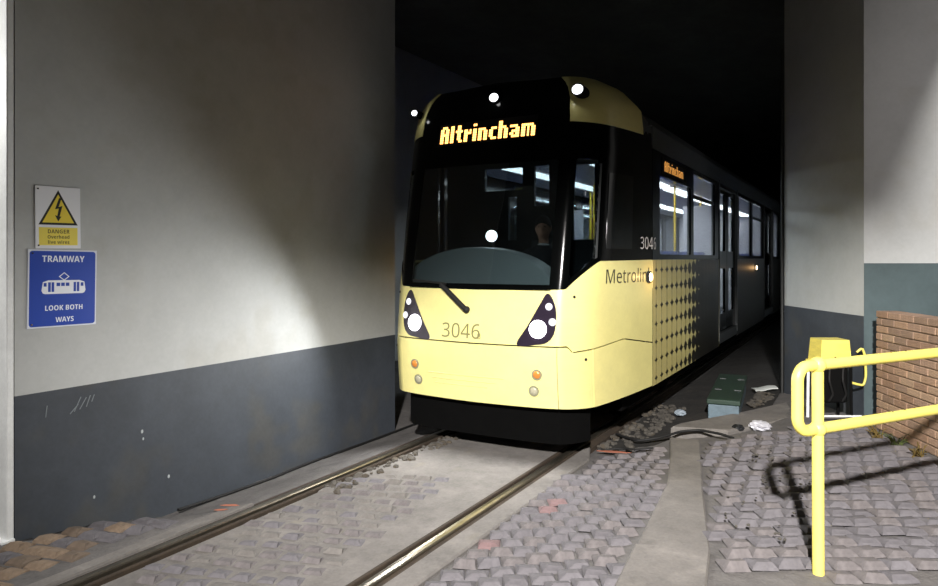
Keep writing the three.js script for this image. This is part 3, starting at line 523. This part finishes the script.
  for (const w of [2.3, 4.2, 12.4]) for (const x of [-0.75, 0.75]) { const wh = part('wheel', new THREE.CylinderGeometry(0.31, 0.31, 0.11, 28).rotateZ(Math.PI / 2).translate(x, 0.322, -w), M.under, tram); part('wheel_flange', new THREE.CylinderGeometry(0.325, 0.325, 0.022, 28).rotateZ(Math.PI / 2).translate(x - Math.sign(x) * 0.05, 0.3295, -w), M.under, wh); }
  // articulation and second car behind it
  part('gangway_bellows', merge(...Array.from({ length: 7 }, (_, k) => rbox(-1.2, 1.2, 0.6, 3.35, -14.36 - k * 0.14, -14.26 - k * 0.14, 0.03))), M.rubber, tram, 'ribbed black gangway bellows');
  const r2 = new THREE.ExtrudeGeometry(new THREE.Shape([[-1.345, 0.5], [1.345, 0.5], ...roofP.slice(0, 9).reverse()].map((p) => new THREE.Vector2(...p))), { depth: 12.5, bevelEnabled: false }); r2.translate(0, 0, -27.8); part('rear_car_body', uvBox(r2), unlitSide, tram, 'second car of the tram in the dark tone of the unlit side');
  // cab: floor, console with rounded hood, seat, and a lamp added for the windscreen bright spot
  part('cab_floor', box(-1.1, 1.1, 0.86, 0.95, -1.6, -0.4), M.cabLining, tram);
  const hs = new THREE.Shape(); hs.moveTo(-0.98, 1.4); for (let i = 0; i <= 24; i++) { const a = Math.PI * (1 - i / 24); hs.lineTo(-0.14 + 0.84 * Math.cos(a), 1.58 + 0.40 * Math.sin(a)); } hs.lineTo(0.7, 1.4); hs.closePath();
  const hg = new THREE.ExtrudeGeometry(hs, { depth: 0.22, bevelEnabled: true, bevelSize: 0.02, bevelThickness: 0.02, bevelSegments: 3 }); hg.translate(0, 0, -0.56); part('driver_console', uvBox(hg), M.dash, tram, 'grey rounded console hood behind the windscreen');
  part('console_base', box(-0.95, 0.95, 0.95, 1.5, -0.62, -0.25), M.cabLining, tram);
  part('driver_seat', merge(rbox(-0.02, 0.5, 1.32, 1.42, -1.32, -0.85, 0.03), rbox(0.02, 0.46, 1.4, 2.12, -1.42, -1.32, 0.04), box(0.16, 0.32, 0.95, 1.34, -1.16, -1.02)), M.cabLining, tram, 'dark driver seat');
  const lampC = part('added_cab_lamp', rod(V(-0.08, 1.9, -0.6), V(-0.08, 2.1, -0.6), 0.012), M.matt, tram, 'small lamp added to make the bright spot in the windscreen'); part('lamp_lens', new THREE.SphereGeometry(0.06, 16, 12).translate(-0.08, 2.12, -0.58), glow(0.92, 1, 0.98, 16), lampC);
  const cl = new THREE.PointLight(new THREE.Color().setRGB(0.9, 1, 0.98), 0.25); cl.position.set(-0.08, 2.12, -0.5); cl.castShadow = true; tram.add(cl);
}

// ---------------------------------------------------------------- driver (one body mesh; jacket and hair are its children)
function surfaceNets(fn, [x0, y0, z0], [x1, y1, z1], h) {
  const nx = Math.ceil((x1 - x0) / h), ny = Math.ceil((y1 - y0) / h), nz = Math.ceil((z1 - z0) / h), D = new Float32Array((nx + 1) * (ny + 1) * (nz + 1)), id = (i, j, k) => (k * (ny + 1) + j) * (nx + 1) + i;
  for (let k = 0; k <= nz; k++) for (let j = 0; j <= ny; j++) for (let i = 0; i <= nx; i++) D[id(i, j, k)] = fn(x0 + i * h, y0 + j * h, z0 + k * h);
  const vid = new Int32Array(nx * ny * nz).fill(-1), cid = (i, j, k) => (k * ny + j) * nx + i, pos = [], idx = [];
  for (let k = 0; k < nz; k++) for (let j = 0; j < ny; j++) for (let i = 0; i < nx; i++) {
    let n = 0, sx = 0, sy = 0, sz = 0; const c = []; for (let q = 0; q < 8; q++) c.push(D[id(i + (q & 1), j + ((q >> 1) & 1), k + (q >> 2))]);
    for (const [a, b] of [[0, 1], [2, 3], [4, 5], [6, 7], [0, 2], [1, 3], [4, 6], [5, 7], [0, 4], [1, 5], [2, 6], [3, 7]]) if ((c[a] < 0) !== (c[b] < 0)) { const t = c[a] / (c[a] - c[b]), P = (q) => [q & 1, (q >> 1) & 1, q >> 2], A = P(a), B = P(b); sx += A[0] + t * (B[0] - A[0]); sy += A[1] + t * (B[1] - A[1]); sz += A[2] + t * (B[2] - A[2]); n++; }
    if (n) { vid[cid(i, j, k)] = pos.length / 3; pos.push(x0 + (i + sx / n) * h, y0 + (j + sy / n) * h, z0 + (k + sz / n) * h); }
  }
  for (let k = 1; k < nz; k++) for (let j = 1; j < ny; j++) for (let i = 1; i < nx; i++) {
    const q = (a, b, c, d, f) => { if ([a, b, c, d].some((e) => e < 0)) return; f ? idx.push(a, b, c, a, c, d) : idx.push(a, c, b, a, d, c); };
    const s = D[id(i, j, k)] < 0;
    if (s !== D[id(i + 1, j, k)] < 0) q(vid[cid(i, j - 1, k - 1)], vid[cid(i, j, k - 1)], vid[cid(i, j, k)], vid[cid(i, j - 1, k)], s);
    if (s !== D[id(i, j + 1, k)] < 0) q(vid[cid(i - 1, j, k - 1)], vid[cid(i - 1, j, k)], vid[cid(i, j, k)], vid[cid(i, j, k - 1)], s);
    if (s !== D[id(i, j, k + 1)] < 0) q(vid[cid(i - 1, j - 1, k)], vid[cid(i, j - 1, k)], vid[cid(i, j, k)], vid[cid(i - 1, j, k)], s);
  }
  const g = new THREE.BufferGeometry(); g.setAttribute('position', new THREE.Float32BufferAttribute(pos, 3)); g.setIndex(idx); g.computeVertexNormals(); return g;
}
const cap = (A, B, ra, rb) => { const d = B.map((b, i) => b - A[i]), dd = d[0] ** 2 + d[1] ** 2 + d[2] ** 2; return (x, y, z) => { const t = Math.max(0, Math.min(1, ((x - A[0]) * d[0] + (y - A[1]) * d[1] + (z - A[2]) * d[2]) / dd)); return Math.hypot(x - A[0] - t * d[0], y - A[1] - t * d[1], z - A[2] - t * d[2]) - (ra + (rb - ra) * t); }; };
const ell = (c, r) => (x, y, z) => { const k = Math.hypot((x - c[0]) / r[0], (y - c[1]) / r[1], (z - c[2]) / r[2]); return (k - 1) * Math.min(...r); };
const blend = (fs, k) => (x, y, z) => { let d = 9; for (const f of fs) { const e = f(x, y, z), h = Math.max(0, Math.min(1, 0.5 + 0.5 * (d - e) / k)); d = d * (1 - h) + e * h - k * h * (1 - h); } return d; };
{
  const p = thing('person', 'tram driver in a dark jacket and pale collar seated behind the windscreen', 'person', [-3.02, 1.42, -6.9]);
  const hand = (s) => { const f = []; const w = [s * 0.17, 0.20, 0.36], k = [s * 0.15, 0.2, 0.44]; f.push(cap(w, k, 0.028, 0.034)); for (let i = 0; i < 4; i++) { const a = [k[0] + (i - 1.5) * 0.019, 0.205, 0.45], b = [a[0], 0.195, 0.49 - Math.abs(i - 1.3) * 0.006], c = [a[0], 0.17, 0.505 - Math.abs(i - 1.3) * 0.006]; f.push(cap(a, b, 0.0095, 0.009), cap(b, c, 0.009, 0.008)); } f.push(cap([k[0] - s * 0.03, 0.2, 0.40], [k[0] - s * 0.055, 0.19, 0.45], 0.012, 0.009)); return f; };
  const body = [ell([0, 0.80, 0.06], [0.078, 0.115, 0.095]), ell([0, 0.755, 0.085], [0.06, 0.07, 0.072]), cap([0, 0.55, 0.02], [0, 0.70, 0.035], 0.055, 0.052), cap([0, 0.80, 0.15], [0, 0.775, 0.175], 0.011, 0.016), ell([0.08, 0.79, 0.05], [0.012, 0.03, 0.018]), ell([-0.08, 0.79, 0.05], [0.012, 0.03, 0.018]), cap([-0.02, 0.735, 0.145], [0.02, 0.735, 0.145], 0.012, 0.012),
    cap([0, 0.1, 0], [0, 0.5, 0.01], 0.12, 0.13), cap([-0.15, 0.5, 0.0], [0.15, 0.5, 0.0], 0.05, 0.05)];
  for (const s of [-1, 1]) body.push(cap([s * 0.19, 0.48, 0], [s * 0.25, 0.22, 0.1], 0.045, 0.038), cap([s * 0.25, 0.22, 0.1], [s * 0.17, 0.20, 0.36], 0.038, 0.028), cap([s * 0.09, 0.03, 0], [s * 0.12, 0.07, 0.42], 0.085, 0.06), cap([s * 0.12, 0.07, 0.42], [s * 0.12, -0.38, 0.46], 0.055, 0.04), cap([s * 0.12, -0.42, 0.44], [s * 0.12, -0.43, 0.58], 0.035, 0.03));
  const bodyFn = blend(body, 0.025), handFn = blend([...hand(-1), ...hand(1)], 0.008);
  const skin = plain('#a87c66', 0.6);
  part('body', merge(surfaceNets(bodyFn, [-0.36, -0.5, -0.2], [0.36, 0.95, 0.66], 0.014), surfaceNets(handFn, [-0.26, 0.12, 0.3], [0.26, 0.26, 0.54], 0.004)), skin, p);
  const jk = [cap([0, 0.06, -0.01], [0, 0.48, 0.0], 0.155, 0.155), cap([-0.16, 0.5, 0.0], [0.16, 0.5, 0.0], 0.072, 0.072), cap([0, 0.5, 0], [0, 0.585, 0.015], 0.1, 0.066)];
  for (const s of [-1, 1]) jk.push(cap([s * 0.19, 0.48, 0], [s * 0.25, 0.22, 0.1], 0.068, 0.056), cap([s * 0.25, 0.22, 0.1], [s * 0.175, 0.20, 0.34], 0.056, 0.042));
  part('jacket', surfaceNets(blend(jk, 0.04), [-0.4, -0.16, -0.25], [0.4, 0.7, 0.45], 0.014), plain('#14171d', 0.85), p, 'dark uniform jacket');
  const tr = []; for (const s of [-1, 1]) tr.push(cap([s * 0.09, 0.03, -0.02], [s * 0.12, 0.07, 0.42], 0.1, 0.072), cap([s * 0.12, 0.07, 0.42], [s * 0.12, -0.36, 0.46], 0.068, 0.058));
  part('trousers', surfaceNets(blend(tr, 0.03), [-0.3, -0.46, -0.2], [0.3, 0.2, 0.6], 0.016), plain('#101318', 0.9), p);
  part('shirt_collar', new THREE.TorusGeometry(0.062, 0.014, 8, 20).rotateX(Math.PI / 2 - 0.25).translate(0, 0.6, 0.025), plain('#c9ccd0', 0.8), p, 'pale shirt collar');
  const hairFn = (x, y, z) => Math.max(ell([0, 0.815, 0.05], [0.086, 0.118, 0.102])(x, y, z), -(y - 0.765 + (z - 0.05) * -0.75));
  part('hair', surfaceNets(hairFn, [-0.12, 0.68, -0.08], [0.12, 0.96, 0.2], 0.008), plain('#15110e', 0.8), p, 'short dark hair');
  for (const s of [-1, 1]) part('eye', new THREE.SphereGeometry(0.011, 8, 6).translate(s * 0.03, 0.805, 0.143), plain('#1b1512', 0.3), p);
  p.rotation.y = 0.25;
}

// ---------------------------------------------------------------- yellow handrail
{
  const t = thing('handrail', 'yellow tubular handrail with rounded end in front of the brick wall', 'railing', [-0.225, 0.17, -4.22]);
  const ux = 0.557, uz = -0.831, at = (d, y) => V(d * ux, y, d * uz), r = 0.031, yT = 1.135, yB = 0.785;
  part('post', rod(V(0.005, -0.02, 0.01), V(0, yT, 0), r, 16), M.railYellow, t, 'upright yellow post, chipped at its foot');
  part('post', rod(at(2.2, -0.02), at(2.2, yT), r, 16), M.railYellow, t);
  const e = -0.16, c = 0.075, pts = [];
  pts.push(at(2.9, yT), at(1.2, yT), at(0, yT)); pts.push(at(e + c, yT)); for (let i = 1; i <= 6; i++) { const a = i / 6 * Math.PI / 2; pts.push(at(e + c - c * Math.sin(a), yT - c + c * Math.cos(a))); }
  for (let i = 0; i <= 6; i++) { const a = i / 6 * Math.PI / 2; pts.push(at(e + c - c * Math.cos(a), yB + c - c * Math.sin(a))); } pts.push(at(0, yB), at(1.2, yB), at(2.9, yB));
  const path = new THREE.CurvePath(); for (let i = 1; i < pts.length; i++) if (pts[i].distanceTo(pts[i - 1]) > 1e-4) path.add(new THREE.LineCurve3(pts[i - 1], pts[i]));
  part('rail_tube', new THREE.TubeGeometry(path, 400, r, 14), M.railYellow, t, 'bent tube forming both horizontal rails');
  for (const y of [yT, yB]) part('clamp_fitting', new THREE.SphereGeometry(r * 1.45, 16, 12).translate(0, y, 0), M.railYellow, t, 'rounded clamp joint');
  const rs = rng(31); for (let k = 0; k < 16; k++) { const y = k % 2 ? yT : yB, d = rr(0.1, 0.9, rs), a = rr(0.2, 2.4, rs); const pp = at(d, y).add(V(-uz * -Math.cos(a) * r, Math.sin(a) * r, ux * Math.cos(a) * r)); part('paint_chip', new THREE.SphereGeometry(rr(0.003, 0.007, rs), 6, 5).translate(pp.x, pp.y, pp.z), plain('#5a4520', 0.9), t); }
  part('foot_flange', new THREE.CylinderGeometry(0.065, 0.07, 0.012, 20).translate(0.005, -0.01, 0.01), M.railYellow, t);
}
// ---------------------------------------------------------------- brick wall
{
  const L = V(0.19, 0, -8.12), d = V(0.433, 0, 0.901), y0 = 0.1, H = 1.25, len = 2.7;
  const g = struct('wall_side', null, null, 'low weathered brown brick wall in front of the street wall'); g.position.copy(L).setY(y0); g.rotation.y = Math.atan2(-d.z, d.x);
  // local x runs along the wall towards the street; the face seen is local -z side
  part('mortar_core', box(0.006, len - 0.006, 0, H, -0.09, 0.09), grainy('#8d7c6a', 0.1, 60, { metres: 0.6, rough: 0.95 }), g);
  const mats = ['#a98a70', '#9b7d66', '#b2957a', '#937a66', '#a58872'].map((c, i) => grainy(c, 0.14, 61 + i, { metres: 0.4, n: 128, bump: 0.004, rough: 0.92, oct: [[5, .5], [17, .4], [51, .3]] }));
  const gs = new RoundedBoxGeometry(0.212, 0.063, 0.205, 1, 0.006), gh = new RoundedBoxGeometry(0.1, 0.063, 0.205, 1, 0.006), rb = rng(77); let n = 0;
  for (let j = 0; j < 17; j++) for (let i = 0; i < 13; i++) {
    const half = j % 2 === 1 && i === 0, x = j % 2 ? (i === 0 ? 0.05 : 0.0525 + 0.058 + (i - 0.5) * 0.222) : 0.106 + i * 0.222;
    if (x > len - 0.08) continue;
    const m = part(n ? `brick_${String(n).padStart(3, '0')}` : 'brick', half ? gh : gs, mats[Math.floor(rb() * 5)], g); m.position.set(x, 0.036 + j * 0.0745, rr(-.003, .003, rb)); m.rotation.set(0, rr(-.01, .01, rb), rr(-.008, .008, rb)); n++;
  }
}
// weeds at the foot of the brick wall
const weedMat = plain('#6d5a2a', 0.9), weedMat2 = plain('#4f5a2c', 0.9);
[[0.26, -7.62, 1], [0.40, -7.32, 2], [0.55, -7.02, 3]].forEach(([x, z, seed], k) => {
  const r = rng(200 + seed), gs = [];
  for (let i = 0; i < 26; i++) { const a = rr(0, 6.28, r), l = rr(0.06, 0.17, r), b = rr(0.3, 0.9, r), c = V(Math.cos(a), 0, Math.sin(a)); gs.push(new THREE.TubeGeometry(new THREE.QuadraticBezierCurve3(V(rr(-.05, .05, r), 0, rr(-.05, .05, r)), c.clone().multiplyScalar(l * b * 0.4).setY(l * 0.7), c.clone().multiplyScalar(l * b).setY(l * 0.75)), 5, rr(0.003, 0.006, r), 4)); }
  const w = single('weed', merge(...gs), k % 2 ? weedMat2 : weedMat, ['straggly brown weed by the far end of the brick wall', 'green weed tuft at the foot of the brick wall', 'straggly brown weed at the street side of the brick wall'][k], 'plant'); w.position.set(x - 0.16, gRight(x) - 0.03, z + 0.02);
});
// ---------------------------------------------------------------- yellow machine in the corner by the pier
{
  const t = thing('site_machine', 'small yellow topped machine with tubular handle standing against the pier', 'machine', [-0.31, 0.165, -8.3], 0.52);
  const hop = new THREE.CylinderGeometry(0.19, 0.215, 0.25, 4, 1).rotateY(Math.PI / 4).scale(1.08, 1, 0.9).translate(-0.02, 0.74, 0); part('yellow_cover', toCreasedNormals(hop, 0.3), M.railYellow, t, 'tapered yellow cover');
  part('cover_lip', rbox(-0.2, 0.16, 0.6, 0.63, -0.16, 0.16, 0.008), M.railYellow, t);
  part('engine_block', rbox(-0.13, 0.12, 0.2, 0.6, -0.11, 0.11, 0.03), M.matt, t, 'dark machinery under the cover');
  for (const x of [-0.19, 0.14]) for (const z of [-0.13, 0.13]) part('leg', rod(V(x, 0, z), V(x * 0.95, 0.62, z), 0.016, 8), x < 0 ? M.steelPost : M.matt, t);
  part('handle', tube([V(0.14, 0.42, 0.14), V(0.25, 0.40, 0.15), V(0.28, 0.5, 0.15), V(0.27, 0.7, 0.15), V(0.24, 0.78, 0.15), V(0.19, 0.74, 0.14)], 0.013, 40, 8), M.railYellow, t, 'looped yellow tube handle');
  part('cross_bar', rod(V(-0.18, 0.07, 0.14), V(0.24, 0.07, 0.14), 0.012, 8), M.steelPost, t, 'pale steel cross bar');
  for (const x of [-0.08, 0.06]) part('hose', tube([V(x, 0.58, 0.12), V(x - 0.03, 0.45, 0.17), V(x + 0.02, 0.3, 0.14), V(x, 0.22, 0.1)], 0.012, 20, 6), M.rubber, t);
}
// ---------------------------------------------------------------- green lineside box, cables, litter, rubble
{
  const t = thing('equipment_box', 'long green equipment box lying beside the tram behind the concrete kerb', 'box', [-1.47, 0.07, -9.05], 0.1);
  const green = grainy('#24382d', 0.12, 80, { metres: 0.8, rough: 0.6 });
  part('lid', rbox(-0.18, 0.18, 0.17, 0.23, -0.93, 0.93, 0.015), green, t, 'dark green lid'); part('body', rbox(-0.165, 0.165, 0, 0.17, -0.92, 0.915, 0.012), grainy('#61727c', 0.1, 81, { metres: 0.8, rough: 0.6 }), t, 'pale grey blue box body');
  for (const z of [0.3, -0.5]) for (const x of [-0.1, 0.12]) part('latch', rbox(x - 0.04, x + 0.04, 0.228, 0.24, z - 0.02, z + 0.02, 0.004), M.silver, t);
  const cable = (pts, r, label) => single('cable', tube(pts.map((p) => V(...p)), r, 50, 8), M.rubber, label, 'cable');
  cable([[-2.28, 0.03, -7.1], [-2.0, 0.05, -6.88], [-1.8, 0.085, -6.95], [-1.62, 0.13, -7.13], [-1.45, 0.15, -7.2], [-1.25, 0.16, -7.12], [-1.1, 0.15, -7.05]], 0.013, 'thick black cable looping over the end of the concrete strip');
  cable([[-2.2, 0.02, -6.5], [-2.05, 0.035, -6.56], [-1.9, 0.06, -6.52], [-1.75, 0.085, -6.56]], 0.009, 'thin black cable lying beside the thicker looping cable');
  cable([[-4.86, -0.165, -3.7], [-4.88, -0.188, -4.1], [-4.86, -0.188, -4.7], [-4.9, -0.192, -5.3], [-4.88, -0.19, -6.2], [-4.9, -0.19, -8]], 0.014, 'black tube standing in for the dark crack along the foot of the sign wall');  // dark tube drawn in place of the crack at the wall foot
}
function crumple(name, x, y, z, s, col, seed, label, cat, flat = 0.5) {
  const g0 = new THREE.IcosahedronGeometry(1, 3), g = mergeVertices((g0.deleteAttribute('normal'), g0.deleteAttribute('uv'), g0)), r = rng(seed), p = g.attributes.position; for (let i = 0; i < p.count; i++) { const k = rr(0.8, 1.1, r); p.setXYZ(i, p.getX(i) * k * s, (p.getY(i) * k + 0.7) * s * flat, p.getZ(i) * k * s); }
  const m = single(name, toCreasedNormals(g, 0.2), plain(col, 0.6), label, cat); m.position.set(x, y, z); return m;
}
crumple('plastic_bag', -0.93, 0.13, -7.62, 0.11, '#c2c2ca', 1, 'crumpled white plastic bag lying by the concrete kerb', 'litter');
crumple('litter_wrapper', -1.13, 0.12, -7.52, 0.06, '#16181b', 2, 'crumpled black wrapper beside the white bag', 'litter', 0.6);
crumple('plastic_bag', -1.9, 0.03, -8.35, 0.07, '#9aa6b0', 3, 'small grey bag beside the green box', 'litter');
{ const g = new THREE.BoxGeometry(0.28, 0.012, 0.2, 6, 1, 4), p = g.attributes.position, r = rng(4); for (let i = 0; i < p.count; i++) p.setY(i, p.getY(i) + 0.02 * Math.sin(p.getX(i) * 14) + 0.01 * Math.cos(p.getZ(i) * 17)); g.computeVertexNormals(); const m = single('cardboard_sheet', g, plain('#c8ccc8', 0.8), 'pale bent sheet lying on the ground behind the green box', 'litter'); m.position.set(-1.15, 0.17, -9.85); m.rotation.y = 0.4; }
function rubble(n, label, place, seed) {
  const r = rng(seed), gs = [];
  for (let i = 0; i < n; i++) { const [x, y, z, q] = place(r), g = new THREE.DodecahedronGeometry(q, 0); g.scale(rr(.7, 1.4, r), rr(.4, .8, r), rr(.7, 1.3, r)); g.rotateY(rr(0, 6, r)); g.rotateX(rr(-.4, .4, r)); g.translate(x, y, z); gs.push(g); }
  const m = single('rubble', uvBox(merge(...gs)), M.concreteDark, label, 'rubble'); m.userData.kind = 'stuff';
}
rubble(70, 'broken stones along the inner side of the rail by the sign wall', (r) => [rr(-3.86, -3.70, r), -0.005, rr(-4.3, -6.3, r), rr(0.012, 0.045, r)], 55);
rubble(150, 'loose stones and dirt on the ground beside the tram skirt', (r) => { const x = rr(-2.32, -1.95, r); return [x, ground(x, -7) + 0.025, rr(-6.6, -8.9, r), rr(0.012, 0.05, r)]; }, 56);
rubble(50, 'broken stones between the kerb slab and the pier foot', (r) => [rr(-1.22, -1.0, r), 0.14, rr(-8.7, -9.7, r), rr(0.015, 0.05, r)], 57);
rubble(70, 'scattered grit on the wedge paving by the handrail', (r) => { const x = rr(-0.85, -0.3, r); return [x, gRight(x) + 0.03, rr(-4.4, -7.2, r), rr(0.006, 0.014, r)]; }, 58);
// ---------------------------------------------------------------- floodlight on its column, standing in the street behind the viewer
{
  const t = thing('flood_light', 'street floodlight on a steel column facing the tunnel mouth', 'street lamp', [FLOOD.x + 0.35, 0, FLOOD.z + 0.5]);
  part('column', rod(V(0, -0.05, 0), V(0, 5.4, 0), 0.06, 16), M.silver, t); part('bracket', rod(V(0, 5.3, 0), V(-0.3, 5.25, -0.42), 0.025, 10), M.silver, t);
  const q = new THREE.Group(); q.name = 'lamp_head'; q.position.set(-0.35, 5.2, -0.5); q.lookAt(FLOOD_AIM.clone().sub(V(FLOOD.x + 0.35, 0, FLOOD.z + 0.5)).sub(V(0, 0, 0))); t.add(q);
  part('housing', rbox(-0.2, 0.2, -0.14, 0.14, -0.2, -0.07, 0.02), M.matt, q); part('lamp_lens', box(-0.17, 0.17, -0.11, 0.11, -0.072, -0.062), glow(1, 0.96, 0.93, 12), q);
}
// unseen lamp, added to light the street wall but not the pier face
{
  const t = thing('added_pendant_lamp', 'unseen hanging lamp added under the soffit to light the street wall', 'lamp', [4.2, 6.2, -4.4]);
  part('rod', rod(V(0, 0, 0), V(0, -1.35, 0), 0.015), M.matt, t); part('lamp_shade', new THREE.CylinderGeometry(0.06, 0.2, 0.14, 24, 1, true).translate(0, -1.4, 0), M.matt, t);
  part('bulb', new THREE.SphereGeometry(0.08, 16, 12).translate(0, -1.46, 0), glow(1, 0.93, 0.93, 10), t);
  const l = new THREE.SpotLight(new THREE.Color().setRGB(1, 0.93, 0.93), 34, 0, 0.72, 0.6, 2); l.position.set(0, -1.57, 0); l.target.position.set(-1.9, -3.4, -5.2); l.castShadow = true; l.shadow.radius = 4; t.add(l, l.target);
}
renderer.render(scene, camera);
